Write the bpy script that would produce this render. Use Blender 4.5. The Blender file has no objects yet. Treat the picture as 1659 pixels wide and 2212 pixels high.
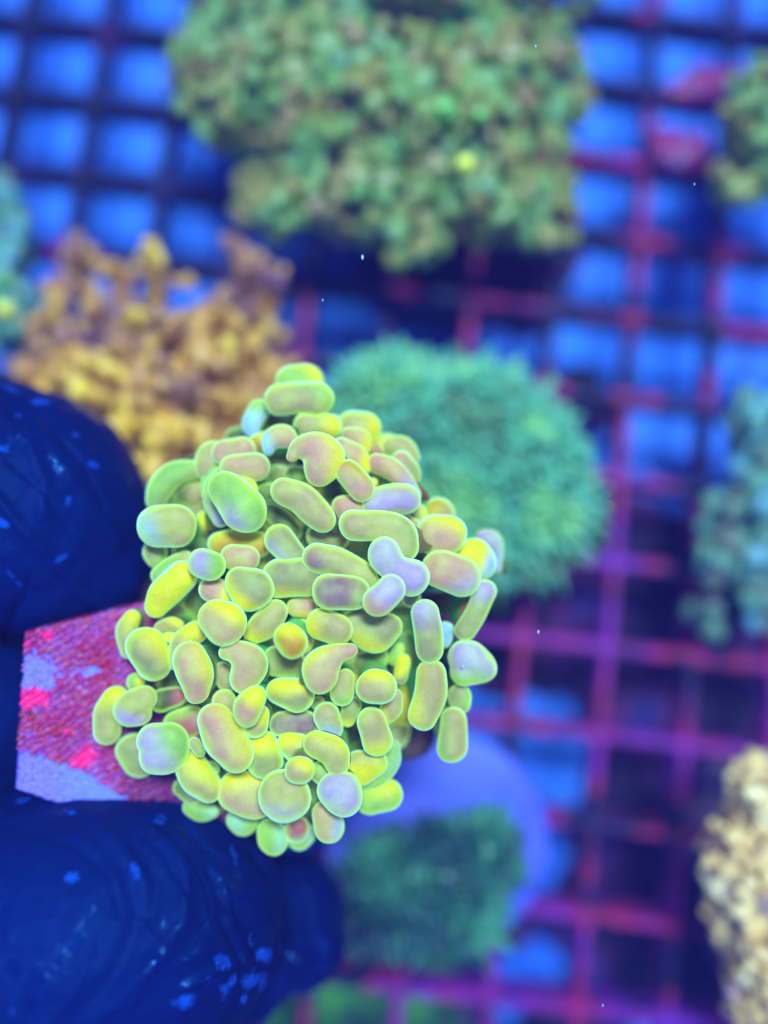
import bpy, bmesh, math, random
import numpy as np
from mathutils import Vector, Matrix, noise
random.seed(7); np.random.seed(7)
# ------------------------------------------------------------------ camera, world, light (1 unit = 1 cm)
S = bpy.context.scene
S.unit_settings.scale_length = 0.01
C = bpy.data.collections.new('tank'); S.collection.children.link(C)
CAMZ = 12.0
K = 1.019 / 1659.0                      # cm per photo pixel at 1 cm distance
def at(px, py, z):
    d = (CAMZ - z) * K
    return Vector(((px - 829.5) * d, (1106 - py) * d, z))
def cm(px, z): return px * K * (CAMZ - z)
cam = bpy.data.cameras.new('camera'); camo = bpy.data.objects.new('camera', cam); C.objects.link(camo)
camo.location = (0, 0, CAMZ); S.camera = camo
cam.sensor_fit = 'HORIZONTAL'; cam.sensor_width = 72; cam.lens = 72 / 1.019
cam.clip_start = 0.1; cam.clip_end = 500
cam.dof.use_dof = True; cam.dof.focus_distance = 6.75; cam.dof.aperture_fstop = 0.126
w = bpy.data.worlds.new('World'); S.world = w; w.use_nodes = True
bg = w.node_tree.nodes['Background']; bg.inputs[0].default_value = (0.10, 0.24, 1.0, 1); bg.inputs[1].default_value = 0.42
S.view_settings.view_transform = 'Standard'; S.view_settings.look = 'None'
S.view_settings.exposure = 0.0; S.view_settings.gamma = 1
def lamp(name, loc, target, size, power, col):
    l = bpy.data.lights.new(name, 'AREA'); l.shape = 'RECTANGLE'; l.size = size[0]; l.size_y = size[1]
    l.energy = power; l.color = col
    o = bpy.data.objects.new(name, l); C.objects.link(o); o.location = loc
    o.rotation_euler = (Vector(target) - Vector(loc)).to_track_quat('-Z', 'Y').to_euler(); return o
lamp('led_panel', (4, 13, 36), (0, 0, 2), (9, 5), 31000, (0.50, 0.73, 1.0))
lamp('blue_led_bar', (-17, -13, 26), (-1, -1, 4), (10, 3), 5000, (0.08, 0.24, 1.0))
# ------------------------------------------------------------------ helpers
def lin(r, g, b):
    f = lambda c: (c/255/12.92) if c/255 <= .04045 else ((c/255 + .055)/1.055)**2.4
    return (f(r), f(g), f(b), 1)
def link(name, me, mat=None, parent=None, loc=None):
    o = bpy.data.objects.new(name, me); C.objects.link(o)
    if mat is not None:
        me.materials.clear(); me.materials.append(mat)
    if parent is not None: o.parent = parent
    if loc is not None: o.location = loc
    return o
def thing(name, label, cat, loc=(0, 0, 0), group=None):
    o = bpy.data.objects.new(name, None); C.objects.link(o); o.location = loc
    o['label'] = label; o['category'] = cat
    if group: o['group'] = group
    return o
def tag(o, label, cat, group=None, kind=None):
    o['label'] = label; o['category'] = cat
    if group: o['group'] = group
    if kind: o['kind'] = kind
    return o
def mesh(name, v, f, smooth=True):
    me = bpy.data.meshes.new(name); me.from_pydata([tuple(x) for x in v], [], f); me.update()
    if smooth: me.polygons.foreach_set('use_smooth', [True] * len(me.polygons))
    return me
def ico(sub):
    bm = bmesh.new(); bmesh.ops.create_icosphere(bm, subdivisions=sub, radius=1)
    v = np.array([x.co[:] for x in bm.verts]); f = np.array([[q.index for q in p.verts] for p in bm.faces]); bm.free(); return v, f
ICO = {s: ico(s) for s in (1, 2, 3, 4)}
class Soup:
    def __init__(s): s.v = []; s.f = []; s.n = 0
    def add(s, v, f):
        s.v.append(np.asarray(v)); s.f += [[i + s.n for i in q] for q in f]; s.n += len(v)
    def ball(s, c, r, sub=2, sc=(1, 1, 1)):
        v, f = ICO[sub]; s.add(v * r * np.array(sc) + np.array(c[:]), f.tolist())
    def tube(s, pts, rad, seg=10, cap=True):
        pts = [Vector(p) for p in pts]; n = len(pts); V = []; F = []
        up = Vector((0.1, 0.2, 1))
        for i in range(n):
            t = (pts[min(i+1, n-1)] - pts[max(i-1, 0)]).normalized()
            a = t.cross(up)
            if a.length < 1e-3: a = t.cross(Vector((1, 0, 0)))
            a.normalize(); b = t.cross(a)
            for k in range(seg):
                g = 2*math.pi*k/seg; V.append((pts[i] + (a*math.cos(g) + b*math.sin(g))*rad[i])[:])
        for i in range(n-1):
            for k in range(seg):
                k2 = (k+1) % seg; F.append([i*seg+k, i*seg+k2, (i+1)*seg+k2, (i+1)*seg+k])
        if cap:
            F.append(list(range(seg))[::-1]); F.append([(n-1)*seg+k for k in range(seg)])
        s.add(V, F)
    def mesh(s, name, smooth=True): return mesh(name, np.concatenate(s.v).tolist(), s.f, smooth)
def remeshed(name, soup, voxel, smooth_it=5):
    """voxel-merge overlapping volumes into one continuous surface"""
    me = soup.mesh(name + '_src'); o = bpy.data.objects.new('tmp', me); C.objects.link(o)
    m = o.modifiers.new('r', 'REMESH'); m.mode = 'VOXEL'; m.voxel_size = voxel; m.use_smooth_shade = True
    m2 = o.modifiers.new('s', 'SMOOTH'); m2.iterations = smooth_it; m2.factor = 0.5
    dg = bpy.context.evaluated_depsgraph_get(); dg.update()
    out = bpy.data.meshes.new_from_object(o.evaluated_get(dg), depsgraph=dg); out.name = name
    bpy.data.objects.remove(o); bpy.data.meshes.remove(me)
    out.polygons.foreach_set('use_smooth', [True]*len(out.polygons)); return out
def co(me):
    a = np.empty(len(me.vertices)*3); me.vertices.foreach_get('co', a); return a.reshape(-1, 3)
def normals(me):
    a = np.empty(len(me.vertices)*3); me.vertices.foreach_get('normal', a); return a.reshape(-1, 3)
def setco(me, a): me.vertices.foreach_set('co', np.asarray(a).ravel()); me.update()
def colattr(me, name, cols):
    a = me.color_attributes.new(name, 'FLOAT_COLOR', 'POINT'); a.data.foreach_set('color', np.asarray(cols, dtype=np.float32).ravel())
def spline(P, n):
    """Catmull-Rom through rows of P (any columns)"""
    P = np.array(P, float)
    if len(P) == 1: return np.repeat(P, n, 0)
    Q = np.vstack([2*P[0]-P[1], P, 2*P[-1]-P[-2]]); out = []
    for t in np.linspace(0, len(P)-1 - 1e-6, n):
        i = int(t); u = t - i; a, b, c, d = Q[i], Q[i+1], Q[i+2], Q[i+3]
        out.append(0.5*((2*b) + (c-a)*u + (2*a-5*b+4*c-d)*u*u + (3*b-a-3*c+d)*u**3))
    return np.array(out)
# ------------------------------------------------------------------ materials
class NT:
    def __init__(s, name):
        s.m = bpy.data.materials.new(name); s.m.use_nodes = True; s.t = s.m.node_tree; s.p = s.t.nodes['Principled BSDF']
    def n(s, typ, **kw):
        x = s.t.nodes.new(typ)
        for k, v in kw.items():
            if k.startswith('i_'): x.inputs[k[2:].replace('_', ' ')].default_value = v
            else: setattr(x, k, v)
        return x
    def l(s, a, b): s.t.links.new(a, b)
    def ramp(s, src, stops, interp='LINEAR'):
        r = s.n('ShaderNodeValToRGB'); r.color_ramp.interpolation = interp
        e = r.color_ramp.elements
        while len(e) < len(stops): e.new(0.5)
        for q, (p, c) in zip(e, stops): q.position = p; q.color = c if len(c) == 4 else (*c, 1)
        s.l(src, r.inputs[0]); return r.outputs[0]
    def noise(s, scale, detail=3, coord=None, rough=0.5):
        x = s.n('ShaderNodeTexNoise'); x.inputs['Scale'].default_value = scale; x.inputs['Detail'].default_value = detail
        x.inputs['Roughness'].default_value = rough
        s.l(coord or s.coord(), x.inputs['Vector']); return x.outputs['Fac']
    def coord(s, which='Object'):
        if not hasattr(s, 'tc'): s.tc = s.n('ShaderNodeTexCoord')
        return s.tc.outputs[which]
    def mix(s, fac, a, b, blend='MIX'):
        x = s.n('ShaderNodeMix', data_type='RGBA', blend_type=blend)
        for sock, v in ((x.inputs[0], fac), (x.inputs[6], a), (x.inputs[7], b)):
            if hasattr(v, 'is_output'): s.l(v, sock)
            else: sock.default_value = v
        return x.outputs[2]
    def bump(s, h, strength, dist=0.02):
        b = s.n('ShaderNodeBump'); b.inputs['Strength'].default_value = strength; b.inputs['Distance'].default_value = dist
        s.l(h, b.inputs['Height']); s.l(b.outputs[0], s.p.inputs['Normal'])
    def set(s, **kw):
        for k, v in kw.items(): s.p.inputs[k.replace('_', ' ')].default_value = v
BK = (0, 0, 0, 1); WH = (1, 1, 1, 1)
def tissue(name, rim1, rim2, glow, rim_lo=0.44, sss=0.25, spec=0.14, rough=0.5):
    """fluorescent coral flesh: pigment attribute in the middle, clear tissue catching the light at its edges"""
    t = NT(name); at_ = t.n('ShaderNodeAttribute', attribute_name='pigment')
    lw = t.n('ShaderNodeLayerWeight'); lw.inputs['Blend'].default_value = 0.5
    fine = t.noise(52, 3, rough=0.7); f2 = t.noise(4.5, 2)
    base = t.mix(t.ramp(fine, [(0.36, (0.26,)*3), (0.62, (0,)*3)]), at_.outputs['Color'], (0.20, 0.16, 0.06, 1))
    base = t.mix(t.ramp(f2, [(0.40, (0,)*3), (0.75, (0.32,)*3)]), base, rim1)
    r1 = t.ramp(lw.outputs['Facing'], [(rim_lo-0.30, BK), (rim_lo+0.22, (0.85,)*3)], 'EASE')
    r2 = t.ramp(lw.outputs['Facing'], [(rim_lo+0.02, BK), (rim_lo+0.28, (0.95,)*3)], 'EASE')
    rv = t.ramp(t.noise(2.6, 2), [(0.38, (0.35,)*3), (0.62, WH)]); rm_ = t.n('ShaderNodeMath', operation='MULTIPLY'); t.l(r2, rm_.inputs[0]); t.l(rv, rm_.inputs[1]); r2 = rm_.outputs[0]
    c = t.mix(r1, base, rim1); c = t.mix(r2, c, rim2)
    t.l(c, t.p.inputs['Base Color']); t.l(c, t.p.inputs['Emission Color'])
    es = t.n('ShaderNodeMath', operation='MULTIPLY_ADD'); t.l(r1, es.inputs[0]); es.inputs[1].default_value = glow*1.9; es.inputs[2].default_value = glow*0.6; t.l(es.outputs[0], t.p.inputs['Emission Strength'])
    t.set(Roughness=rough, Subsurface_Weight=sss*1.5, Subsurface_Scale=0.08)
    t.p.inputs['Subsurface Radius'].default_value = (0.8, 1.0, 0.6)
    t.p.inputs['Specular IOR Level'].default_value = spec
    t.bump(fine, 0.10, 0.02)
    return t.m
M_tip = tissue('polyp_tip_tissue', lin(186, 232, 52), lin(170, 255, 215), 0.18)
M_stalk = tissue('tentacle_tissue', lin(120, 175, 50), lin(80, 225, 110), 0.025, rim_lo=0.56)
# ------------------------------------------------------------------ the hammer coral frag
OFF = {'A': (500, 1400), 'B': (1200, 1400), 'C': (500, 2100), 'D': (1200, 2100), 'E': (300, 2700), 'F': (900, 2700)}
PIG = {'t': (166, 150, 88), 'p': (186, 140, 104), 'g': (130, 174, 72), 'y': (216, 202, 10), 'v': (162, 142, 166), 'b': (130, 172, 196),
       'd': (66, 76, 38), 'o': (180, 130, 26), 'r': (170, 90, 85), 's': (142, 138, 84), 'm': (126, 78, 98), 'w': (140, 190, 140)}
# region, pigment, second pigment (lilac and pale blue partly paint the blue sheen), direction of the second (degrees, up = 90), layer, then x y r along the tip
TIPS = '''A g y 30 0 1370 232 130 1450 232 140
A t g 60 2 1235 350 112 1400 342 108 1550 352 118
A b g 60 0 1080 452 75 1022 560 72 1035 640 48
A d d 0 -2 870 665 62 940 655 70
A t y 30 0 820 770 75 690 820 98 640 925 72
A p p 0 1 790 785 94 930 785 100
A p t 60 2 860 915 88 1050 908 98
A o y 60 0 1060 720 60 1130 690 60
A p b 200 2 1152 775 42 1172 690 66 1265 655 85 1340 695 58
A t y 0 1 1462 562 86 1640 582 95
A p y 0 4 1345 822 38 1400 748 60 1520 755 104 1635 812 122 1604 880 128 1572 960 94
A g g 0 0 1350 965 58 1440 975 60
A d t 0 -2 1210 975 70 1270 980 65
A t t 90 3 1285 1110 92 1420 1165 104 1530 1270 112 1590 1335 98
A g s -40 0 235 1185 66 275 1085 84 380 975 88 520 935 75
A d t 0 -2 420 1120 110 520 1130 110
A t b 215 3 255 1405 148 400 1395 148
A s g 0 0 228 1600 82 240 1650 70
A g v 235 4 815 1110 132 960 1265 158
A g v 240 1 800 960 62 705 1060 66 690 1200 58 765 1335 60
A g g 0 0 700 965 60 652 1060 46 650 1140 36
A t y 30 2 850 965 72 935 1015 72 1015 1095 52
A d t 0 0 1130 1115 65 1230 1110 60
A d d 0 -1 1160 1270 70 1260 1340 80 1350 1440 70
A s v 240 2 1245 1500 102 1330 1590 90 1420 1640 58
A o y 90 0 760 1545 88 900 1515 88 1060 1545 92
C p p 0 2 865 200 86 985 206 90
B s t 0 0 120 1470 85 270 1480 88
B t y -10 0 400 590 118 480 600 122
B p y -40 1 350 640 50 440 692 80 487 765 46
B p y -30 2 300 732 60 400 822 92 468 910 62
B r o 90 0 550 712 44 590 790 50
B t t 0 0 712 742 66 800 762 88 872 832 55
B s p 90 1 790 870 80 850 950 84 885 1000 55
B p v -40 2 582 880 70 700 925 76 820 1025 66 915 1135 38
B v t 90 3 580 1192 98 700 1182 116 815 1172 106
B p o 60 4 350 962 90 470 1088 94
B y y 0 1 555 1040 42
B p p 0 2 310 1240 86 400 1236 90
B t s 0 4 400 1382 110 600 1388 110 765 1452 122 808 1555 112
B t y 0 1 935 1262 44 962 1330 40
B r t 0 1 830 1352 50 900 1402 60
B o t 0 0 1090 1292 114
B p y 60 3 1075 1462 138 1160 1460 140
D v b 0 0 1450 30 52 1528 62 70 1578 170 40 1572 290 34
D y b -20 2 1382 188 128 1420 235 126
D g o 0 1 1240 230 60
D p v -60 4 1110 290 132 1280 362 138
D v v 0 5 648 172 116 740 290 100 860 370 132
D v p 230 6 600 550 112 702 450 102
D m s 0 4 200 475 124 400 482 116
D t m 240 3 100 200 98 280 245 108 450 345 106 520 390 78
D s g 0 1 870 530 65
D s v 90 4 985 650 98 1012 800 94 1025 950 92
D s v 90 3 1472 475 84 1410 620 78 1310 790 80
D b b 0 1 1150 790 62 1140 880 46
D v g 260 3 1290 1010 110 1370 1040 118 1448 1104 98 1305 1128 104
D t y 170 4 1022 1150 108 1020 1330 116 962 1490 102
D s g 0 2 1260 1330 80 1270 1390 70
D t g 180 3 1218 1530 96 1200 1745 106
D s y 250 2 430 730 112 560 805 146 680 775 100
D t y 200 3 140 745 110 250 790 112
D p y 120 5 372 955 56 255 985 76 135 1085 128 130 1155 122
D d g 0 -1 470 1060 70 600 1022 82
D g y 0 0 770 940 44 740 1030 50
D y m 290 1 800 1050 58 780 1170 54
D t y 90 5 562 1252 124 618 1262 120
D t y 200 3 740 1330 58 710 1430 80 650 1500 60
D t g 270 3 330 1180 60 300 1310 84
D s y 270 2 380 1410 70 350 1520 60
F t y 270 4 1165 300 104 1210 450 112
D s y 0 1 110 1390 50
F t b 260 3 800 240 84 850 350 76
C g t 0 1 280 340 70 370 262 70 470 215 64
C y y 0 2 242 598 84 320 472 108 440 352 108
C v g 0 4 610 240 98 690 272 96
C p y -20 2 700 460 90 790 500 88
C s y 225 3 935 410 112 1020 455 148
C s y 260 2 1260 372 138 1450 372 132
C p y 60 5 730 705 140 790 745 160
C t y 250 2 1200 645 90 1120 750 108 1040 820 84
C p y 270 1 1380 605 60 1480 605 70
C y y 270 0 1420 740 80 1420 880 90
C o y 90 6 1320 860 110 1340 888 110
C t y 30 1 45 690 55 0 800 72 20 950 60
C s y 50 3 150 920 138 208 1080 124
C y y 0 2 330 850 40 420 850 38
C t y 60 1 280 772 54 360 742 54 420 752 40
C p y 20 4 510 1025 124 560 1150 130 572 1282 98
C t y 60 2 560 810 80 450 905 80 400 1050 54
C p t 0 4 805 972 48 895 962 76 1010 1050 118 965 1195 108
C t g 0 1 780 1130 70 820 1212 70
C s g 270 1 1220 1050 108 1340 1080 108
C s y 90 3 1240 1295 86 1400 1330 118
C p y 60 6 1052 1335 72 990 1425 100 990 1500 76
C p t 0 3 790 1372 84 800 1430 75
C t y 60 4 1090 1480 60 1050 1570 88
E t v 250 3 548 108 92 475 155 108 430 205 94 530 232 78
E d r 0 1 700 120 80 820 90 70
C g y 0 1 70 1210 60
E p y 30 5 1130 290 125 1215 440 146 1290 550 136
E r g 120 1 820 320 95 930 290 108
F m s 90 2 430 312 84 620 312 92
E t y 90 2 322 110 92 242 230 82 250 368 90
E s t 0 1 470 520 108 520 632 108
E v g 20 4 640 440 114 780 445 112 745 560 134 668 575 124
E t g 0 4 965 470 44 1010 540 42
E t y 60 3 930 650 100 1000 770 118 1070 830 104
E d g 0 2 1100 690 62
E d s 0 1 850 830 55 950 892 60
E g w 0 1 930 992 54 1020 1042 60 1120 1032 42
E p y 90 3 1320 860 142 1440 905 164
E w g 0 1 1300 1092 64 1370 1150 64 1440 1120 40
F t v 260 6 458 898 172 472 912 172
F d g 0 0 420 740 70 560 720 60
F g w 0 2 330 1200 95 350 1245 110
F r w 270 2 560 1160 80 550 1198 84
F g w 0 1 590 1240 84 630 1220 74
F p b 0 4 790 1050 92 828 1145 110
F v v 270 6 888 860 138 925 888 148
F t g 90 4 740 700 70 850 770 90
F t y 60 7 575 685 90 600 690 90
F s y 90 3 275 500 118 298 600 128
F t y 120 3 480 480 84 560 520 104
F t y 60 5 728 480 96 850 532 106 890 640 82
F y t 90 3 1060 650 100 1080 700 98 1180 632 100
F g w 0 2 1342 500 58 1330 622 62 1220 760 58 1110 820 40
F g y 90 2 1160 940 88 1300 882 104'''
CX, CY = 610, 1345
frag = thing('coral_frag', 'bright yellow green hammer coral frag on a red crusted plug held by gloved fingers', 'coral', at(CX, CY, 4.0))
inv = -frag.location
FZ = 4.90
nb = np.random.RandomState(3)
COV = []
for line in TIPS.split('\n'):
    q = line.split(); ox, oy = OFF[q[0]]; P = np.array([float(x) for x in q[5:]]).reshape(-1, 3)
    for a in spline(P, 6) if len(P) > 1 else P: COV.append(((a[0]/2.074 + ox)/1.8228, (a[1]/2.074 + oy)/1.8228, a[2]/2.074/1.8228))
COV = np.array(COV); fill = []; rf = random.Random(5)
# shorter polyps deeper in the head, in the gaps between the outer ones
for _ in range(60000):
    if len(fill) >= 60: break
    x, y = rf.uniform(230, 1060), rf.uniform(800, 1840); dd = np.hypot(COV[:, 0]-x, COV[:, 1]-y); gap = (dd - COV[:, 2]).min()
    near = COV[dd < 95]
    if gap < 1 or len(near) < 8: continue
    an = np.arctan2(near[:, 1]-y, near[:, 0]-x); an = np.sort(an); gp = np.diff(np.r_[an, an[0]+2*np.pi]).max()
    if gp > 1.9: continue
    if any(math.hypot(x-f[0], y-f[1]) < 34 for f in fill): continue
    if x > 880 and y > 1280: continue
    fill.append((x, y))
for (x, y) in fill:
    a = rf.uniform(0, 6.28); r = rf.uniform(24, 34); L = rf.uniform(8, 26); X = lambda v, o: (v*1.8228 - o)*2.074
    TIPS += '\nA %s %s %d -3 %.0f %.0f %.0f %.0f %.0f %.0f' % (rf.choice('gddsyg'), rf.choice('gyt'), rf.uniform(0, 360), X(x-L*math.cos(a), 500), X(y-L*math.sin(a), 1400), r*3.78, X(x+L*math.cos(a), 500), X(y+L*math.sin(a), 1400), r*3.6)
for line in TIPS.split('\n'):
    q = line.split(); ox, oy = OFF[q[0]]; P = np.array([float(x) for x in q[5:]]).reshape(-1, 3)
    P = np.c_[(P[:, 0]/2.074 + ox)/1.8228, (P[:, 1]/2.074 + oy)/1.8228, P[:, 2]/2.074/1.8228]
    lay = int(q[4]); cx, cy = P[:, 0].mean(), P[:, 1].mean()
    dd = math.hypot(cx - CX, cy - CY)/480
    z0 = FZ + 0.10*lay - 0.36*dd*dd
    W = []
    for (x, y, r) in P:
        d2 = math.hypot(x - CX, y - CY)/480
        zz = FZ + 0.10*lay - 0.36*(0.5*dd*dd + 0.5*d2*d2)
        a = at(x, y, zz) + inv; W.append((a.x, a.y, a.z, cm(r, zz)*1.22))
    W = np.array(W); sp = spline(W, 3 + 6*(len(W) - 1)) if len(W) > 1 else W
    s = Soup(); rm = W[:, 3].mean(); rmax = W[:, 3].max()
    for a in sp: s.ball(a[:3], a[3], 3, (1, 1, 0.66 if rmax > .2 else .8))
    me = remeshed('polyp_tip', s, max(0.017, rm/10), 5)
    V = co(me); c0 = V.mean(0); L = V - c0; R = np.abs(L[:, :2]).max()
    # slight swells and dimples so no two tips share one outline
    N = normals(me); ph = nb.rand(3)*9
    wob = np.array([noise.noise(Vector((v[0]*3.2+ph[0], v[1]*3.2+ph[1], v[2]*3.2))) for v in V])
    dim = np.array([noise.noise(Vector((v[0]*8+ph[1], v[1]*8+ph[2], v[2]*8))) for v in V])
    up = np.clip(N[:, 2], 0, 1)
    setco(me, V + N*(wob*0.045*(0.6+up*.6) + dim*0.010*up)[:, None]*min(1, rm/.18))
    ang = math.radians(float(q[3])); g = (L[:, 0]*math.cos(ang) + L[:, 1]*math.sin(ang))/R
    g = np.clip((g + 0.30*wob + 0.10)/0.85, 0, 1); g = g*g*(3-2*g)
    a = np.array(lin(*PIG[q[1]])); b = np.array(lin(*PIG[q[2]])); colattr(me, 'pigment', a*(1-g)[:, None] + b*g[:, None])
    # the tentacle that carries it
    m = W[len(W)//2] if len(W) != 2 else W.mean(0)
    top = Vector(m[:3]) + Vector((0, 0, -0.05)); rt = min(rm*0.95, 0.27)
    foot = Vector((top.x*0.52, top.y*0.52, -0.55))
    mid = top.lerp(foot, 0.45) + Vector((top.x*0.10, top.y*0.10, -0.18))
    pts = spline([(*top, rt), (*mid, rt*0.9), (*foot, rt*0.8)], 12)
    dv = W[-1, :2] - W[0, :2]; ln = math.hypot(*dv); dv = dv/ln if ln > 1e-4 else np.array([1., 0.]); ext = max(rm*0.9, 0.5*ln + rm*0.62)
    sv = []; sf = []; NS = 20
    for i_, p in enumerate(pts):
        f_ = i_/(len(pts)-1); ea = ext*(1-f_)**1.6 + p[3]*0.8*(1-(1-f_)**1.6); eb = p[3]*0.92
        for k in range(NS):
            g_ = 2*math.pi*k/NS; sv.append((p[0] + dv[0]*ea*math.cos(g_) - dv[1]*eb*math.sin(g_), p[1] + dv[1]*ea*math.cos(g_) + dv[0]*eb*math.sin(g_), p[2] + .02*noise.noise(Vector((g_*2, i_*.7, rm*50)))))
    for i_ in range(len(pts)-1):
        for k in range(NS): k2 = (k+1) % NS; sf.append([i_*NS+k2, i_*NS+k, (i_+1)*NS+k, (i_+1)*NS+k2])
    sf += [list(range(NS)), [(len(pts)-1)*NS+k for k in range(NS)][::-1]]
    sm = mesh('tentacle', sv, sf); pc = lin(160, 62, 60) if (q[0] == 'D' and float(q[5]) > 900 and lay >= 3) else lin(*[(100, 72, 46), (110, 64, 50), (70, 84, 34), (126, 54, 48)][nb.randint(4)])
    colattr(sm, 'pigment', np.repeat([pc], len(sm.vertices), 0))
    to = link('tentacle', sm, M_stalk, frag); link('tip', me, M_tip, to)
# flesh-covered stony head under the tentacles
def rough(me, amp, freq, seed=0, octaves=3):
    V = co(me); N = normals(me)
    h = np.array([noise.fractal(Vector((v[0]*freq+seed, v[1]*freq, v[2]*freq)), 1.0, 2.0, octaves) for v in V])
    setco(me, V + N*(h*amp)[:, None]); return h
s = Soup()
for (x, y, r, z) in ((600, 1330, 300, 3.5), (660, 1120, 200, 3.5), (560, 1600, 220, 3.6), (800, 1450, 180, 3.3), (850, 1550, 95, 4.1), (905, 1580, 50, 4.1), (840, 1470, 80, 3.9), (470, 1150, 150, 3.6)):
    s.ball(at(x, y, z) + inv, cm(r, z), 3, (1, 1, 0.5))
me = remeshed('head', s, 0.06, 4); rough(me, 0.12, 2.2)
t = NT('coral_flesh'); c = t.ramp(t.noise(3, 4), [(0.35, lin(40, 62, 40)), (0.55, lin(104, 66, 56)), (0.7, lin(60, 105, 50))]); t.l(c, t.p.inputs['Base Color'])
t.set(Roughness=0.5); t.bump(t.noise(20, 3), 0.4, 0.03)
link('flesh', me, t.m, frag)
# the frag plug: square ceramic tile crusted with algae
PZ = 4.28
q4 = [(52, 1366), (330, 1296), (560, 1900), (28, 1706)]
def bil(u, v):
    a, b, c_, d = [np.array(p, float) for p in q4]
    return a*(1-u)*(1-v) + b*u*(1-v) + c_*u*v + d*(1-u)*v
NG = 330; V = []; COL = []
def fbm(x, y, z=0., o=4): return noise.fractal(Vector((x, y, z)), 1.0, 2.0, o)
cR, cO, cP, cB, cM, cD = [np.array(lin(*c)) for c in ((190, 20, 46), (205, 72, 14), (240, 40, 120), (122, 112, 228), (122, 20, 110), (52, 8, 50))]
def sst(a, b, x): x = min(1, max(0, (x-a)/(b-a))); return x*x*(3-2*x)
def blob(px, py, x, y, rx, ry, ang=0):
    a = math.radians(ang); dx, dy = px-x, py-y; u = (dx*math.cos(a)+dy*math.sin(a))/rx; v = (-dx*math.sin(a)+dy*math.cos(a))/ry
    return 1 - math.hypot(u, v)
for j in range(NG+1):
    for i in range(NG+1):
        px, py = bil(i/NG, j/NG)
        n1 = fbm(px*.012, py*.012, 3); n2 = fbm(px*.06, py*.06, 7); n3 = fbm(px*.22, py*.22, 1, 3)
        # ridges run from lower left to upper right, about 13 px apart
        rr = (px*0.56 + py*0.83)/14.5 + n1*1.0 + n2*0.22
        ridge = abs((rr % 1.0)*2 - 1); bead = noise.noise(Vector((px*.10, py*.10, 4)))
        crust = 1.0
        line = 1622 + 0.18*(px-34) + 0.0011*(px-34)**2 + n2*12                       # bare ceramic below this line
        crust = min(crust, sst(0, 9, line - py))
        crust = min(crust, sst(-.03, .05, -(blob(px, py, 82, 1452, 46, 50) - 0.45*n2 - .15)))
        crust = min(crust, sst(-.03, .05, -(blob(px, py, 195, 1450, 42, 12, -10) + 0.8*n2 - .35)) )
        h = crust*(0.012 + 0.048*ridge*(0.7+0.4*bead) + 0.022*n2) + 0.008*n3
        col = cR*(1-sst(-.1, .4, n2+0.3*n1)) + cO*sst(-.1, .4, n2+0.3*n1)
        col = col*(1-0.75*sst(0.5, 0.05, ridge) ) + cD*0.75*sst(0.5, 0.05, ridge)
        sp_ = sst(0.06, 0.22, noise.noise(Vector((px*.26, py*.26, 9))) + 0.25*n1); col = col*(1-.75*sp_) + cB*0.75*sp_*0.9
        mg = sst(0.05, .35, fbm(px*.02, py*.02, 11)); col = col*(1-.35*mg) + cM*.35*mg + cP*.06*mg
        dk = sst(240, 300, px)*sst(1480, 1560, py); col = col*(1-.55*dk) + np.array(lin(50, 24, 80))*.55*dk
        bare = cB*(1 + 0.25*n3) ; vein = sst(0.28, 0.42, fbm(px*.09, py*.09, 20)); bare = bare*(1-.55*vein) + cM*.55*vein
        bare = bare*(1-.45*sst(80, 220, px)) + np.array(lin(100, 150, 245))*.45*sst(80, 220, px)
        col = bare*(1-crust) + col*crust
        for (x, y, rx, ry, an) in ((72, 1507, 42, 21, 0), (185, 1635, 36, 19, -35), (105, 1372, 18, 11, 0), (150, 1580, 7, 5, 0), (62, 1390, 10, 6, 0)):
            k_ = sst(.0, .12, blob(px, py, x, y, rx, ry, an) + 0.45*n2); col = col*(1-k_) + cP*k_
        e = min(i, j, NG-i, NG-j); edge = 0.05*max(0, 1 - e/9.)**2
        PZ = 4.86 - 0.42*min(1.2, max(0, (px-28)/400)); p = at(px, py, PZ) + inv; V.append((p.x + 0.010*n3, p.y + .012*n2, p.z + h - edge)); COL.append(col)
F = [[j*(NG+1)+i, (j+1)*(NG+1)+i, (j+1)*(NG+1)+i+1, j*(NG+1)+i+1] for j in range(NG) for i in range(NG)]
# side walls and underside
B = ([(i, 0) for i in range(NG)] + [(NG, j) for j in range(NG)] + [(i, NG) for i in range(NG, 0, -1)] + [(0, j) for j in range(NG, 0, -1)])
b0 = len(V)
for (i, j) in B:
    v = V[j*(NG+1)+i]; V.append((v[0], v[1], v[2] - 0.5)); COL.append(np.array(lin(120, 40, 80)))
nB = len(B)
for k in range(nB):
    k2 = (k+1) % nB; a = B[k][1]*(NG+1)+B[k][0]; b = B[k2][1]*(NG+1)+B[k2][0]; F.append([a, b, b0+k2, b0+k])
F.append([b0+k for k in range(nB)])
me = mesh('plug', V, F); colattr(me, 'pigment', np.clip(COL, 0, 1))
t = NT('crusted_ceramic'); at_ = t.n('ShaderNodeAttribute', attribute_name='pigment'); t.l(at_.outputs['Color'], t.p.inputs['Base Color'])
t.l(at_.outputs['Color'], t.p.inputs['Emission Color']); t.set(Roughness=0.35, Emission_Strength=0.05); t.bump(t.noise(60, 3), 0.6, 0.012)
link('plug', me, t.m, frag)
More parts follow.
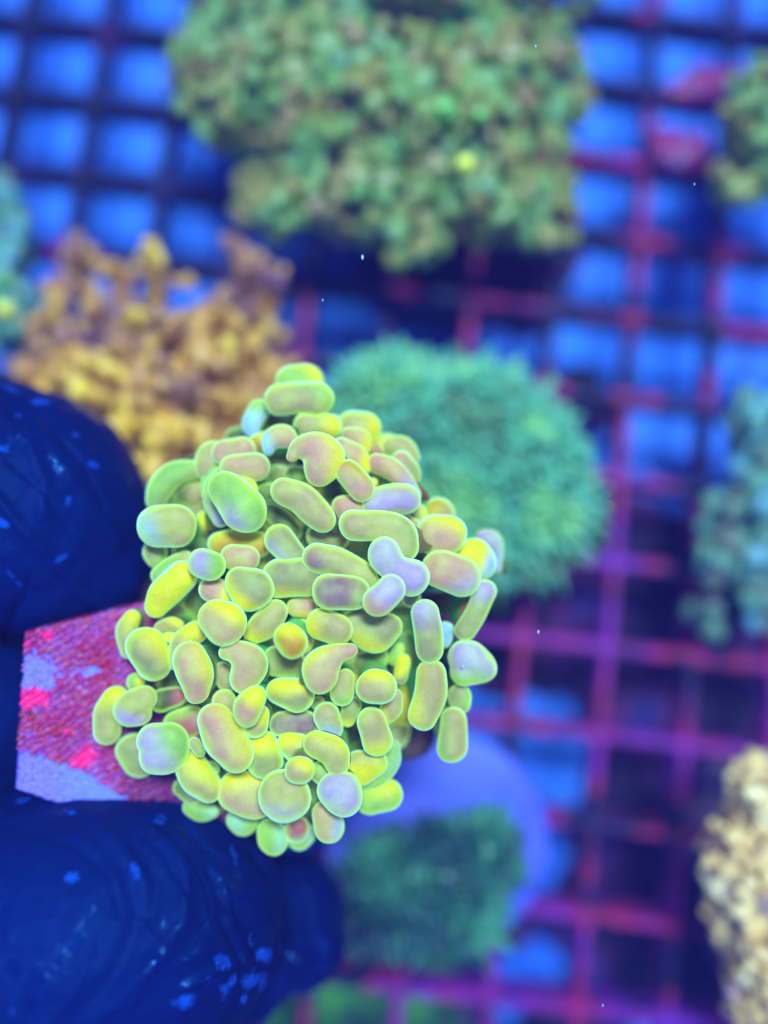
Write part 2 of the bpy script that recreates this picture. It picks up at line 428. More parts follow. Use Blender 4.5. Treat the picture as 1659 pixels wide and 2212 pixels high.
# ------------------------------------------------------------------ the gloved hand
hand = Soup()
def chain(P, n=14):
    W = [(*at(x, y, z)[:], cm(r, z)) for (x, y, z, r) in P]
    for a in spline(W, n): hand.ball(a[:3], a[3], 3)
chain([(-950, 1500, 2.6, 330), (-600, 1100, 3.0, 310), (-250, 1070, 3.5, 300), (15, 1095, 3.8, 270), (112, 1138, 3.8, 214)], 18)      # thumb
chain([(60, 1070, 3.8, 235), (165, 1085, 3.8, 135)], 5); chain([(100, 1160, 3.8, 215), (205, 1215, 3.8, 125)], 5)
chain([(-1000, 2000, 3.4, 330), (-500, 2120, 4.1, 330), (0, 2045, 4.5, 334), (270, 2012, 4.5, 298), (374, 1990, 4.45, 242)], 20)     # first finger
chain([(-1000, 2250, 2.6, 300), (-300, 2300, 3.0, 280), (300, 2140, 3.15, 205), (560, 2005, 3.2, 140), (618, 1975, 3.15, 122)], 20)   # second finger, curled behind
chain([(-1050, 2500, 2.0, 290), (-400, 2640, 2.2, 270), (150, 2560, 2.3, 230), (330, 2420, 2.3, 180)], 16)                             # third finger
chain([(-1100, 2800, 1.5, 260), (-600, 2950, 1.7, 230), (-150, 2880, 1.8, 190), (0, 2780, 1.8, 160)], 14)                              # little finger
chain([(-1000, 1600, 2.2, 430), (-1000, 2100, 2.2, 460), (-1050, 2600, 1.8, 400)], 10); chain([(-1900, 1900, 2.0, 420), (-1000, 2000, 2.2, 460)], 8)
chain([(-600, 1550, 3.2, 260), (-150, 1560, 3.5, 230), (-60, 1560, 3.5, 190)], 8)                                                       # web of the hand
chain([(640, 2030, 3.15, 100), (668, 2068, 3.15, 62)], 4)
me = remeshed('gloved_hand', hand, 0.036, 9)
V = co(me); N = normals(me)
def seg_d(px, py, pts):
    best = np.full(len(px), 1e9)
    for (x0, y0), (x1, y1) in zip(pts[:-1], pts[1:]):
        dx, dy = x1-x0, y1-y0; t_ = np.clip(((px-x0)*dx + (py-y0)*dy)/(dx*dx+dy*dy), 0, 1)
        best = np.minimum(best, np.hypot(px-x0-t_*dx, py-y0-t_*dy))
    return best
# wrinkles in the rubber: folds laid over the fingers (x, y on the glove, width, height)
IX = V[:, 0]/((CAMZ-V[:, 2])*K) + 829.5; IY = 1106 - V[:, 1]/((CAMZ-V[:, 2])*K)
folds = [([(-60, 1010), (30, 1120), (110, 1210), (190, 1290), (260, 1345)], 13, .050), ([(0, 900), (60, 960), (95, 1040), (90, 1110)], 16, .035),
         ([(60, 900), (130, 1000), (200, 1090), (260, 1170)], 14, .022), ([(40, 1290), (10, 1390)], 6, -.03),
         ([(-60, 1150), (60, 1230), (140, 1330)], 16, .025),
         ([(380, 1760), (450, 1860), (470, 1930), (540, 2010), (560, 2080)], 16, -.045), ([(340, 1790), (400, 1880), (395, 1990), (330, 2080), (260, 2180)], 18, .040),
         ([(290, 1820), (340, 1900), (330, 1980)], 14, -.03), ([(200, 2200), (330, 2080), (430, 2050)], 22, .035), ([(150, 1740), (230, 1800), (300, 1880)], 18, .02),
         ([(420, 1820), (480, 1900), (500, 1990)], 8, .03), ([(140, 2230), (240, 2120), (300, 1990), (270, 1880)], 20, -.030),
         ([(400, 2130), (470, 2090), (540, 2070)], 9, .03), ([(10, 1760), (120, 1770), (210, 1840)], 14, .018),
         ([(545, 1840), (600, 1920), (622, 2000), (612, 2100), (560, 2200)], 9, -.10), ([(620, 2060), (670, 2075), (720, 2062)], 6, -.05), ([(600, 1900), (640, 2000), (655, 2100)], 7, .03)]
D = np.zeros(len(V))
vis = np.clip(N[:, 2]*2.5, 0, 1)
for pts, wd, h in folds: D += 1.15* h*np.exp(-(seg_d(IX, IY, pts)/wd)**2)*vis
tipd = np.hypot(IX-700, IY-2058); D += 0.12*np.exp(-(tipd/38)**2)*(IX > 640)
for i in range(len(V)):
    v = V[i]
    if -700 < IX[i] < 800: D[i] += 0.050*noise.noise(Vector((v[0]*.9, v[1]*.9, v[2]*.9+5))) + 0.009*noise.ridged_multi_fractal(Vector((v[0]*.9+v[1]*.9, (v[1]-v[0])*.35, v[2]*.8)), 1, 2, 2, 1, 2) + .006*noise.noise(v*5 if isinstance(v, Vector) else Vector(v*5))
# sharp little creases where the thin rubber bunches
for pts, wd, h in [([(300, 1800), (360, 1850), (400, 1930)], 4, -.02), ([(330, 1780), (400, 1840), (440, 1900), (455, 1960)], 4, -.025), ([(410, 1770), (450, 1830), (500, 1860)], 4, .02), ([(60, 870), (110, 930), (180, 1010), (230, 1100)], 4, -.022),
                   ([(20, 1000), (90, 1060), (150, 1140)], 4, -.02), ([(30, 1340), (55, 1290), (65, 1240)], 3.5, -.03), ([(-20, 1380), (60, 1400), (70, 1420)], 6, -.06), ([(180, 1180), (240, 1220), (290, 1250)], 4, -.015),
                   ([(240, 2212), (300, 2120), (390, 2060), (440, 2000)], 5, -.022), ([(470, 1980), (510, 2060), (520, 2130)], 5, -.025), ([(60, 1800), (160, 1830), (240, 1900), (260, 1980)], 5, -.015), ([(300, 1990), (340, 2040), (420, 2080)], 5, .02),
                   ([(630, 2110), (680, 2118), (725, 2095)], 4, -.05), ([(640, 1890), (665, 1950), (672, 2020)], 4, -.02), ([(100, 2212), (170, 2130), (200, 2040)], 5, .018)]: D += 1.6*h*np.exp(-(seg_d(IX, IY, pts)/wd)**2)*vis
setco(me, V + N*D[:, None])
# wet highlights painted into the rubber colour as lighter blue patches
glint_ = np.zeros(len(V))
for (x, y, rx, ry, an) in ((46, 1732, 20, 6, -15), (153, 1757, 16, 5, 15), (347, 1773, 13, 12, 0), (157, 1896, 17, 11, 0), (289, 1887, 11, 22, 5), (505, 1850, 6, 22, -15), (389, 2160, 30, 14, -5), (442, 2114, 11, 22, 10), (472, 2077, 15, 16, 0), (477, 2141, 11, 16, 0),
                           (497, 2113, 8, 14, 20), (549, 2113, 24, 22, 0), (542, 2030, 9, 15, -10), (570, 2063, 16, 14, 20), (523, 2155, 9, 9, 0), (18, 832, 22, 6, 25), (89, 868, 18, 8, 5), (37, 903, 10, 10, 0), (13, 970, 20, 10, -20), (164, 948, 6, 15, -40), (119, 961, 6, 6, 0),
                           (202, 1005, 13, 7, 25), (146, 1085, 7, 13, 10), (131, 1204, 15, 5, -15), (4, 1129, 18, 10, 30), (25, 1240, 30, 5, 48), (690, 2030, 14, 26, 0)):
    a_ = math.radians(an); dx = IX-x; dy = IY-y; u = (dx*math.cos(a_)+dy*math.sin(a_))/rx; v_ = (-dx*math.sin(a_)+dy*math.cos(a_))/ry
    glint_ = np.maximum(glint_, np.exp(-(u*u+v_*v_)*.8)*(N[:, 2] > .1)*(.35 if x == 690 else 1))
colattr(me, 'painted_glint', np.repeat(glint_[:, None], 4, 1))
t = NT('glove_rubber'); c = t.mix(t.ramp(t.noise(0.6, 3), [(0.35, BK), (0.7, WH)]), lin(0, 16, 66), lin(0, 24, 82))
sa = t.n('ShaderNodeAttribute', attribute_name='painted_glint'); ma_ = t.n('ShaderNodeMath', operation='MULTIPLY'); t.l(sa.outputs['Fac'], ma_.inputs[0]); t.l(t.ramp(t.noise(5, 5, rough=.7), [(0.36, (.1,)*3), (0.62, (1.6,)*3)]), ma_.inputs[1])
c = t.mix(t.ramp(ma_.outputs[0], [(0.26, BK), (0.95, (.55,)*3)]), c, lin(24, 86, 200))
t.l(c, t.p.inputs['Base Color']); t.set(Roughness=0.34); t.p.inputs['Specular IOR Level'].default_value = 0.28; t.p.inputs['Specular Tint'].default_value = (0.1, 0.45, 1, 1)
wet = t.noise(1.7, 4, rough=0.6); rn = t.ramp(wet, [(0.54, (0.58,)*3), (0.62, (0.20,)*3)]); t.l(rn, t.p.inputs['Roughness'])
sl = t.ramp(wet, [(0.55, (0.14,)*3), (0.60, (0.42,)*3)]); t.l(sl, t.p.inputs['Specular IOR Level'])
n_a = t.noise(3.0, 3, rough=0.5); n_b = t.noise(45, 2); mb_ = t.n('ShaderNodeMath', operation='MULTIPLY_ADD'); t.l(n_b, mb_.inputs[0]); mb_.inputs[1].default_value = 0.03; t.l(n_a, mb_.inputs[2]); t.bump(mb_.outputs[0], 0.26, 0.2)
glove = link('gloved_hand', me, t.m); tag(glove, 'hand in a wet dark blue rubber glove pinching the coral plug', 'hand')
# ------------------------------------------------------------------ tank floor, egg crate rack
t = NT('pale_tank_bottom'); c = t.ramp(t.noise(0.55, 4), [(0.3, lin(56, 128, 236)), (0.6, lin(70, 136, 240)), (0.75, lin(96, 150, 244))])
t.l(c, t.p.inputs['Base Color']); t.set(Roughness=0.8); t.p.inputs['Specular IOR Level'].default_value = 0.1
fl = mesh('tank_floor', [(-50, -50, -2.1), (50, -50, -2.1), (50, 50, -2.1), (-50, 50, -2.1)], [[0, 1, 2, 3]], False)
o = link('ground', fl, t.m); o['kind'] = 'structure'; o['label'] = 'pale blue lit bottom of the coral tank under the rack'
t = NT('algae_stained_plastic'); gp = t.n('ShaderNodeNewGeometry').outputs['Position']; nn = t.noise(0.85, 3, gp); n2 = t.noise(3.0, 2, gp); sep = t.n('ShaderNodeSeparateXYZ'); t.l(gp, sep.inputs[0])
mx = t.n('ShaderNodeMath', operation='MULTIPLY_ADD'); t.l(sep.outputs[1], mx.inputs[0]); mx.inputs[1].default_value = -0.024
nc = t.n('ShaderNodeMath', operation='MULTIPLY_ADD'); t.l(nn, nc.inputs[0]); nc.inputs[1].default_value = 1.9; nc.inputs[2].default_value = -0.45; t.l(nc.outputs[0], mx.inputs[2])
mm = t.n('ShaderNodeMath', operation='MULTIPLY_ADD'); t.l(sep.outputs[0], mm.inputs[0]); mm.inputs[1].default_value = 0.018; t.l(mx.outputs[0], mm.inputs[2])
c = t.ramp(mm.outputs[0], [(0.46, lin(8, 10, 44)), (0.54, lin(60, 12, 66)), (0.60, lin(170, 20, 64)), (0.74, lin(150, 24, 110)), (0.95, lin(120, 30, 150))])
c = t.mix(t.ramp(n2, [(0.5, BK), (0.66, (0.75,)*3)]), c, lin(30, 20, 90))
t.l(c, t.p.inputs['Base Color']); t.set(Roughness=0.7); t.bump(n2, 0.5, 0.05); M_crate = t.m
TH = math.radians(-6.5); PIT = 176*K*12
rack = thing('egg_crate_rack', 'dark square egg crate rack stained magenta with the corals standing on it', 'rack', at(1413, 190, -0.32)); rack.rotation_euler = (math.radians(-6), 0, TH)
def bar_mesh(length, wd, ht, top):
    n = 40; V = []; F = []; pr = [(-.5, 0), (-.5, .86), (-.32, 1), (.32, 1), (.5, .86), (.5, 0)]; m = len(pr)
    for i in range(n+1):
        x = -length/2 + length*i/n; w2 = wd*(1 + .16*noise.noise(Vector((x*.8, top*9, 2)))); yo = .035*noise.noise(Vector((x*.4, 5, top*7)))
        for (a, b) in pr: V.append((x, a*w2 + yo, -ht + (b*ht) + top))
    for i in range(n):
        for k in range(m): k2 = (k+1) % m; F.append([i*m+k, i*m+k2, (i+1)*m+k2, (i+1)*m+k])
    F += [list(range(m))[::-1], [n*m+k for k in range(m)]]
    return mesh('bar', V, F, False)
hb = bar_mesh(22.0, 0.20, 0.50, 0.0); vb = bar_mesh(22.0, 0.17, 0.434, -0.012)
M_cr2 = M_crate.copy(); M_cr2.name = 'crimson_stained_plastic'
for nd in M_cr2.node_tree.nodes:
    if nd.type == 'VALTORGB' and len(nd.color_ramp.elements) == 5:
        for e in nd.color_ramp.elements: e.position -= 0.075
for k in range(-12, 3): o = link('bar', hb, M_cr2, rack); o.location = (-5.2, k*PIT, 0)
for k in range(-9, 4): o = link('bar', vb, M_crate, rack); o.location = (k*PIT, -7.1, 0); o.rotation_euler = (0, 0, math.pi/2)
# dark rock under the rack; its dark colour also stands in for cast shade
t = NT('dark_rock_and_shade'); c = t.ramp(t.noise(0.7, 4), [(0.38, lin(10, 9, 30)), (0.52, lin(44, 16, 64)), (0.60, lin(90, 22, 70)), (0.70, lin(34, 56, 140))])
t.l(c, t.p.inputs['Base Color']); t.set(Roughness=0.9); t.bump(t.noise(3, 4), 0.6, 0.1); M_rock_shade = t.m
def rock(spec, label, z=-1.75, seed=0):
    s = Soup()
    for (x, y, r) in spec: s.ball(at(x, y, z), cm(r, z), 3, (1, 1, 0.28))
    me = remeshed('rock_and_shade', s, 0.12, 3); rough(me, 0.16, 1.1, seed)
    tag(link('rock_and_shade', me, M_rock_shade), label, 'rock', 'rocks and added shade under the rack')
rock([(1150, 1240, 150), (1300, 1330, 190), (1480, 1300, 200), (1640, 1480, 220), (1400, 1520, 150), (1190, 1420, 90), (1700, 1250, 150), (1340, 1160, 110), (1090, 1400, 110)], 'dark plum rock and added shade under the rack below the round green coral', seed=2)
rock([(1420, 1750, 170), (1600, 1850, 190), (1330, 1960, 150), (1480, 2080, 150), (1620, 2200, 160), (1290, 1800, 80)], 'dark plum rock and added shade under the rack at lower right beside the yellow coral', seed=5)
rock([(1230, 1990, 75), (1310, 2110, 90), (1190, 2230, 90), (1100, 2010, 60), (1290, 2240, 90)], 'dark plum rock and added shade under the rack between the two blue floor spots and the yellow coral', seed=17)
rock([(900, 2020, 130), (1010, 2120, 60), (1180, 2290, 80), (760, 2240, 100), (1000, 2290, 120)], 'dark rock and added shade under the rack between the glove and blue floor spots', seed=8)
rock([(860, 590, 100), (1000, 600, 120), (1130, 610, 110), (1060, 540, 120), (1210, 560, 60)], 'dark shape added for the shadow under the rack just below the largest green coral', seed=11)  # dark slab added where the big coral's shadow falls
rock([(1260, 830, 55), (1290, 900, 50), (1230, 880, 45)], 'small dark red rock under the rack above the round green coral', seed=14)
# bright green algae growing under the rack
t = NT('green_algae'); c = t.ramp(t.noise(1.5, 4), [(0.35, lin(16, 54, 34)), (0.55, lin(50, 130, 34)), (0.7, lin(84, 170, 44))]); t.l(c, t.p.inputs['Base Color'])
t.set(Roughness=0.7); t.bump(t.noise(8, 3), 0.6, 0.1)
s = Soup()
for (x, y, r) in ((690, 2160, 120), (850, 2080, 95), (930, 2070, 70), (900, 2190, 110), (620, 2230, 120), (800, 2230, 120), (960, 2140, 60), (730, 2060, 70)): s.ball(at(x, y, -1.4), cm(r, -1.4), 3, (1, 1, .25))
me = remeshed('algae', s, 0.1, 3); rough(me, 0.12, 2.0); tag(link('algae', me, t.m), 'bright green algae patch glowing through the rack beside the glove', 'algae')
# ------------------------------------------------------------------ the corals behind, on the rack
def flesh(name, stops, glow=0.05, rim=None, scale=1.6):
    t = NT(name); oi = t.n('ShaderNodeObjectInfo')
    geo = t.n('ShaderNodeNewGeometry'); v = t.n('ShaderNodeVectorMath', operation='ADD'); t.l(geo.outputs['Position'], v.inputs[0])
    n = t.noise(scale, 3, v.outputs[0])
    ma = t.n('ShaderNodeMath', operation='MULTIPLY_ADD'); t.l(oi.outputs['Random'], ma.inputs[0]); ma.inputs[1].default_value = 0.34; t.l(n, ma.inputs[2])
    mb = t.n('ShaderNodeMath', operation='SUBTRACT'); t.l(ma.outputs[0], mb.inputs[0]); mb.inputs[1].default_value = 0.17
    c = t.ramp(mb.outputs[0], stops)
    if rim:
        lw = t.n('ShaderNodeLayerWeight'); lw.inputs['Blend'].default_value = 0.5
        c = t.mix(t.ramp(lw.outputs['Facing'], [(0.45, BK), (0.8, (.7,)*3)]), c, rim)
    t.l(c, t.p.inputs['Base Color']); t.l(c, t.p.inputs['Emission Color']); t.set(Roughness=0.4, Emission_Strength=glow)
    return t.m
def knob_meshes(kind, n=4):
    out = []
    for k in range(n):
        s = Soup(); rs = random.Random(k*3+len(kind))
        if kind == 'finger':
            a = [(0, 0, -1.9), (.15, .1, -1.0), (.1*rs.uniform(-1, 1), .3*rs.uniform(-1, 1), -.2)]
            s.tube(a, [.34, .42, .5], 10); s.ball(a[-1], .62, 2); s.ball((.35*rs.uniform(-1, 1), .35, .0), .5, 2, (1.1, .9, .8)); s.ball((-.38, -.22*rs.uniform(-1, 1), -.05), .48, 2)
        else:
            s.ball((0, 0, 0), .75, 2); s.ball((.45, .2*rs.uniform(-1, 1), .1), .5, 2); s.ball((-.3, .42, -.1), .55, 2); s.ball((-.2, -.45, .12*rs.uniform(-1, 1)), .5, 2)
        me = remeshed('polyp_' + kind, s, 0.16, 2); rough(me, 0.10, 1.4, k*7, 2); out.append(me)
    return out
KN = {'finger': knob_meshes('finger'), 'lump': knob_meshes('lump')}
def clump(name, label, cat, ells, n, rpx, zlo, zhi, mat, core_mat, kind='finger', seed=1, group=None, accents=()):
    """a coral head: polyps standing out of a stony core; ells = ellipses (x, y, rx, ry) that it covers"""
    rs = random.Random(seed); cx = sum(e[0] for e in ells)/len(ells); cy = sum(e[1] for e in ells)/len(ells)
    root = thing(name, label, cat, at(cx, cy, 0), group); R0 = root.location
    s = Soup()
    for (x, y, rx, ry) in ells:
        zc = zlo*0.6; v, f = ICO[3]; s.add(v*np.array([cm(rx*.72, zlo), cm(ry*.72, zlo), max(.25, zlo*1.1)]) + np.array((at(x, y, zc) - R0)[:]), f.tolist())
    core = remeshed(name + '_core', s, 0.13, 3); rough(core, 0.16, 1.3, seed); link('skeleton', core, core_mat, root)
    meshes = []
    for me in KN[kind]: m2 = me.copy(); m2.materials.clear(); m2.materials.append(mat); meshes.append(m2)
    wts = [e[2]*e[3] for e in ells]; pos = []; tries = 0
    while len(pos) < n and tries < n*60:
        tries += 1; e = rs.choices(ells, wts)[0]; a = rs.uniform(0, 6.283); u = math.sqrt(rs.random())
        x = e[0] + e[2]*u*math.cos(a); y = e[1] + e[3]*u*math.sin(a)
        md = 0.92*(1 - tries/(n*90))
        if any(abs(x-p[0]) < rpx*md and abs(y-p[1]) < rpx*md and math.hypot(x-p[0], y-p[1]) < rpx*md for p in pos): continue
        dep = max(1 - math.hypot((x-q[0])/q[2], (y-q[1])/q[3]) for q in ells)
        z = zlo + (zhi-zlo)*min(1, max(0, dep))**.5 + rs.uniform(-.12, .12); pos.append((x, y, z, a))
    for (x, y, z, a) in pos:
        o = bpy.data.objects.new('polyp', rs.choice(meshes)); C.objects.link(o); o.parent = root; r = cm(rpx, z)*rs.uniform(.6, 1.05)
        o.location = at(x, y, z) - R0; o.scale = (r, r, r)
        lean = Vector((x-cx, cy-y, 0)); lean = lean.normalized() if lean.length > 1 else Vector((1, 0, 0)); tilt = (1-(z-zlo)/(zhi-zlo+1e-6))*0.7 + rs.uniform(-.3, .4)
        o.rotation_euler = (Matrix.Rotation(tilt, 3, Vector((-lean.y, lean.x, 0))) @ Matrix.Rotation(rs.uniform(0, 6.28), 3, 'Z')).to_euler()
    for (x, y, z, r, m) in accents:
        me = KN[kind][0].copy(); me.materials.clear(); me.materials.append(m); o = link('polyp', me, None, root); o.location = at(x, y, z) - R0; rr = cm(r, z); o.scale = (rr, rr, rr)
    return root
G1 = flesh('mossy_green_tissue', [(0.22, lin(124, 98, 62)), (0.36, lin(136, 126, 48)), (0.50, lin(116, 140, 52)), (0.66, lin(104, 150, 66)), (0.85, lin(92, 136, 96))], .06, lin(110, 152, 72))
G2 = flesh('sea_green_tissue', [(0.25, lin(105, 100, 88)), (0.45, lin(96, 135, 90)), (0.62, lin(92, 160, 130)), (0.8, lin(100, 140, 190))], .04, lin(110, 190, 200))
DK = flesh('dark_core', [(0.3, lin(34, 24, 50)), (0.6, lin(44, 66, 52)), (0.8, lin(78, 48, 60))], 0)
YB = flesh('lime_tissue', [(0.2, lin(215, 230, 50)), (0.9, lin(225, 235, 70))], .25); GB = flesh('bright_green_tissue', [(0.2, lin(88, 170, 50)), (0.9, lin(96, 180, 60))], .05)
clump('euphyllia_colony', 'largest mossy green coral with knobbly polyps across the top of the rack', 'coral',
      [(800, 150, 400, 260), (1020, 210, 250, 260), (560, 130, 190, 190), (460, 210, 90, 90), (760, 400, 230, 110), (600, 440, 80, 70), (1080, 420, 150, 100), (900, 510, 75, 55), (1190, 480, 50, 45), (900, -60, 420, 120)],
      285, 47, 0.8, 2.4, G1, DK, 'finger', 3, 'green corals on the rack', [(1008, 355, 2.5, 26, YB), (965, 238, 2.6, 34, GB), (1040, 250, 2.6, 26, GB), (700, 380, 1.9, 40, flesh('rust_tissue', [(0.2, lin(120, 70, 60)), (0.9, lin(130, 84, 60))], 0))])
clump('euphyllia_colony', 'green coral cut by the upper right edge above the blue floor cells', 'coral', [(1680, 270, 110, 150), (1590, 400, 50, 50), (1620, 230, 50, 60)], 48, 42, 0.9, 2.2, G1, DK, 'finger', 5, 'green corals on the rack')
clump('euphyllia_colony', 'grey green fingered coral at the right edge beside the magenta bars', 'coral',
      [(1700, 1130, 140, 200), (1600, 1110, 80, 60), (1560, 1200, 50, 55), (1530, 1330, 34, 36), (1660, 900, 70, 50), (1640, 1300, 50, 60)], 74, 44, 1.0, 2.0, G2, DK, 'finger', 8, 'green corals on the rack')
clump('euphyllia_colony', 'green coral at the left edge above the orange branching coral', 'coral', [(-10, 560, 62, 190), (10, 680, 60, 80)], 36, 42, 0.8, 1.8, G2, DK, 'finger', 9, 'green corals on the rack', [(8, 670, 2.0, 26, YB), (12, 610, 1.9, 20, GB)])
Y1 = flesh('sandy_yellow_tissue', [(0.22, lin(120, 96, 130)), (0.36, lin(205, 160, 90)), (0.55, lin(240, 205, 115)), (0.8, lin(250, 232, 160))], .05, lin(235, 215, 150))
clump('lobed_coral', 'pale yellow lumpy coral at the lower right edge', 'coral',
      [(1650, 1900, 125, 190), (1640, 1720, 70, 90), (1590, 1830, 75, 70), (1680, 2120, 110, 160), (1640, 2060, 60, 60), (1545, 1860, 34, 40)], 150, 27, 2.3, 3.4, Y1, flesh('mauve_core', [(0.2, lin(110, 80, 110)), (0.9, lin(160, 130, 120))], 0), 'lump', 12)
# round dense teal coral: far too many hair-fine polyps to count
def fuzzy(name, label, ells, n, z0, h, mat, core_mat, seed, length=.21):
    rs = random.Random(seed); cx, cy = ells[0][:2]; root = thing(name, label, 'coral', at(cx, cy, 0)); R0 = root.location
    s = Soup()
    for (x, y, rx, ry) in ells: v, f = ICO[4]; s.add(v*np.array([cm(rx, z0), cm(ry, z0), h]) + np.array((at(x, y, z0) - R0)[:]), f.tolist())
    me = remeshed(name + '_head', s, 0.08, 4); rough(me, 0.16, 1.1, seed); link('head', me, core_mat, root)
    V = co(me); N = normals(me); idx = [i for i in range(len(V)) if V[i][2] > z0 - .35*h or V[i][2] > z0*.9]; f_ = Soup()
    for i in rs.sample(idx, min(n, len(idx))):
        p = Vector(V[i]); nn = Vector(N[i]); d = (nn + Vector((rs.gauss(0, .45), rs.gauss(0, .45), rs.gauss(0, .3)))).normalized(); L = length*rs.uniform(.5, 1.5) + (.22 if rs.random() < .06 else 0)
        f_.tube([p - nn*.03, p + d*L*.6, p + d*L], [.035, .045, .02], 5)
    fm = f_.mesh('fuzz'); o = link('polyps', fm, mat, root); o['kind'] = 'stuff'; return root
T1 = flesh('teal_tissue', [(0.3, lin(106, 104, 76)), (0.42, lin(100, 140, 90)), (0.58, lin(84, 172, 132)), (0.74, lin(130, 196, 112))], .07, lin(106, 206, 150), 1.1)
T0 = flesh('teal_core', [(0.3, lin(46, 76, 62)), (0.5, lin(62, 112, 84)), (0.7, lin(50, 130, 104))], .02, None, 1.1)
fuzzy('fuzzy_coral', 'round dense teal green coral behind the hammer coral', [(960, 960, 240, 145), (1085, 1070, 160, 175), (860, 880, 125, 85), (1040, 1170, 110, 90), (1150, 1130, 80, 80), (990, 880, 85, 45), (1150, 1000, 65, 60)], 6500, 1.4, .95, T1, T0, 4)
# round frag disc with a small green coral
dz = 1.6; disc = Soup(); R0 = at(945, 1825, 1.6); R0.z = 0
rd = cm(246, dz); disc.tube([(0, 0, 1.0), (0, 0, 1.43), (0, 0, 1.56), (0, 0, 1.6)], [rd*.92, rd, rd*.98, rd*.93], 72)
t = NT('lilac_ceramic'); c = t.ramp(t.noise(.8, 4), [(0.35, lin(74, 92, 205)), (0.55, lin(96, 108, 212)), (0.7, lin(66, 118, 225))]); t.l(c, t.p.inputs['Base Color']); t.set(Roughness=.6); t.bump(t.noise(6, 3), .3, .05)
o = link('frag_disc', disc.mesh('frag_disc'), t.m, None, R0); tag(o, 'round pale lilac ceramic frag disc below the hammer coral', 'disc')
T2 = flesh('dim_teal_tissue', [(0.34, lin(18, 36, 60)), (0.50, lin(36, 84, 72)), (0.66, lin(64, 146, 100))], .02, None, 1.0)
fuzzy('fuzzy_coral', 'small dark teal coral growing on the lilac disc beside the glove', [(935, 1890, 140, 105), (870, 1860, 80, 60), (1040, 1850, 55, 70), (1000, 1980, 60, 50), (830, 1930, 80, 75)], 3000, 1.75, .5, T2, T2, 6)
# orange branching coral
O1 = flesh('orange_tissue', [(0.25, lin(108, 66, 86)), (0.38, lin(156, 106, 62)), (0.54, lin(204, 150, 50)), (0.78, lin(242, 206, 50))], .05, lin(225, 190, 130), 1.5)
root = thing('branching_coral', 'orange branching coral between the upper gloved finger and the hammer coral', 'coral', at(330, 900, 0)); R0 = root.location; rs = random.Random(21)
s = Soup()
for (x, y, rx, ry) in ((330, 940, 170, 130), (420, 1010, 160, 120), (220, 860, 110, 70), (450, 870, 90, 70)): v, f = ICO[3]; s.add(v*np.array([cm(rx, .6), cm(ry, .6), .6]) + np.array((at(x, y, .5)-R0)[:]), f.tolist())
me = remeshed('branch_base', s, .12, 3); rough(me, .2, 1.5, 3); link('skeleton', me, flesh('plum_core', [(0.3, lin(44, 28, 84)), (0.6, lin(96, 58, 70)), (0.8, lin(60, 50, 130))], 0), root)
tips_ = [(150, 540, 1.9), (230, 575, 1.7), (345, 545, 2.2), (540, 560, 2.0), (110, 640, 1.8), (140, 720, 2.0), (345, 660, 2.7), (380, 690, 2.6), (470, 650, 2.2), (590, 610, 1.8), (60, 790, 2.0), (250, 740, 2.4),
         (560, 730, 2.0), (600, 800, 1.8), (500, 760, 2.4), (420, 770, 2.6), (300, 830, 2.8), (200, 850, 2.6), (130, 880, 2.4), (380, 860, 2.9), (470, 860, 2.6), (540, 880, 2.2), (420, 940, 2.9), (340, 960, 3.0),
         (500, 960, 2.5), (270, 930, 2.8), (400, 1040, 2.9), (330, 1060, 3.1), (470, 1040, 2.5), (340, 1140, 3.0), (560, 950, 2.1), (220, 670, 2.1), (30, 850, 2.2), (290, 1010, 3.0), (440, 1110, 2.4), (180, 780, 2.3), (310, 770, 2.6),
         (600, 880, 1.8), (390, 800, 2.5), (150, 830, 2.2), (80, 730, 1.7), (520, 690, 2.1), (430, 700, 2.1), (300, 690, 2.2)]
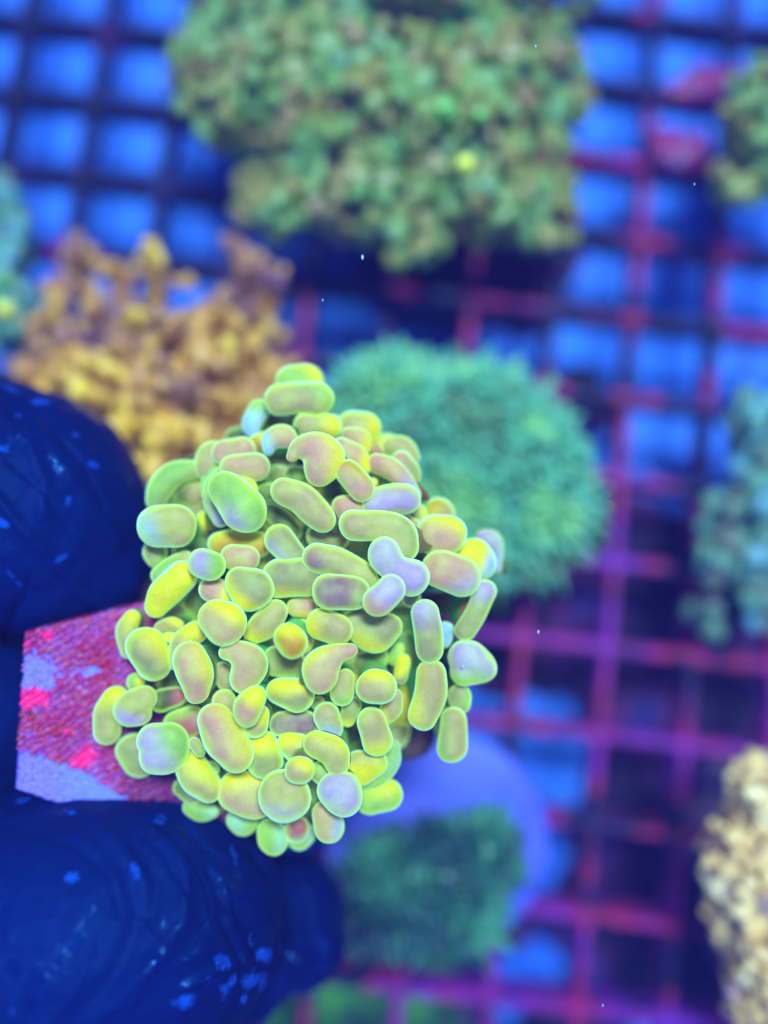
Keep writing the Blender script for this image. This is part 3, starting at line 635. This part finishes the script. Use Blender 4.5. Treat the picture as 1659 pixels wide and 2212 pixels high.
for (x, y, z) in tips_:
    b = at(330 + (x-330)*.55, 920 + (y-920)*.5, .7) - R0; e = at(x, y, z) - R0; m = b.lerp(e, .55) + Vector((rs.uniform(-.2, .2), rs.uniform(-.2, .2), -.1))
    P = spline([(*b, .20), (*m, .11), (*e, .08)], 9); s = Soup(); s.tube(P[:, :3], P[:, 3], 10)
    for k in range(3, 9):
        for _ in range((2 if y < 760 else 3) if k < 8 else 4):
            p = P[k]; s.ball((p[0]+rs.uniform(-.16, .16), p[1]+rs.uniform(-.16, .16), p[2]+rs.uniform(-.05, .12)), rs.uniform(.06, .13), 2)
    for _ in range(4):
        k = rs.randint(3, 7); p = Vector(P[k][:3]); d = Vector((rs.uniform(-1, 1), rs.uniform(-1, 1), rs.uniform(0, .6))).normalized()*rs.uniform(.35, .6)
        s.tube([p, p+d*.5, p+d], [.08, .08, .07], 8); s.ball(p+d, .12, 2); s.ball(p+d*.8+Vector((.08, .05, .04)), .09, 2)
    me = remeshed('branch', s, .055, 3); link('branch', me, O1, root)
t = NT('wine_red_alga'); c = t.ramp(t.noise(2, 3), [(0.4, lin(60, 20, 100)), (0.6, lin(140, 20, 80))]); t.l(c, t.p.inputs['Base Color']); t.set(Roughness=.5)
for (sp_, lb) in ((((1470, 330, 62), (1440, 290, 40), (1500, 350, 46)), 'dark wine red algae tuft on the rack beside the upper right green coral'), (((1520, 180, 60), (1460, 195, 30), (1570, 170, 40)), 'flat wine red algae frond lying on a rack bar near the top right corner')):
    s = Soup()
    for (x, y, r) in sp_: s.ball(at(x, y, .1), cm(r, .1), 3, (1, .75, .3))
    me = remeshed('red_alga', s, .07, 3); rough(me, .12, 2.2); tag(link('red_alga', me, t.m), lb, 'algae', 'red algae on the rack')
# suspended specks in the water
t = NT('speck'); t.set(Base_Color=lin(170, 200, 235), Roughness=.3)
s = Soup()
for (x, y, r) in ((1157, 100, 2.2), (783, 556, 4), (1163, 1365, 3), (1000, 1440, 2.5), (697, 648, 2), (1302, 2172, 2.2), (1500, 398, 2)): s.ball(at(x, y, 5.1), cm(r, 5.1), 1, (.7, 1.6, .6))
t_h = bpy.data.materials.new('water_haze'); t_h.use_nodes = True; ht = t_h.node_tree; ht.nodes.remove(ht.nodes['Principled BSDF'])
pv = ht.nodes.new('ShaderNodeVolumePrincipled'); pv.inputs['Density'].default_value = 0.0062; pv.inputs['Color'].default_value = (0.18, 0.17, 1.0, 1)
ht.links.new(pv.outputs[0], ht.nodes['Material Output'].inputs['Volume'])
hv = [(x*58, y*58, z) for z in (-3.2, 12.6) for (x, y) in ((-1, -1), (1, -1), (1, 1), (-1, 1))]
ho = link('haze', mesh('haze', hv, [[3, 2, 1, 0], [4, 5, 6, 7], [0, 1, 5, 4], [1, 2, 6, 5], [2, 3, 7, 6], [3, 0, 4, 7]], False), t_h); ho['kind'] = 'stuff'; ho['label'] = 'blue tinted tank water'
o = link('water_specks', s.mesh('specks'), t.m); tag(o, 'tiny pale specks drifting in the water before the rack', 'specks', None, 'stuff')
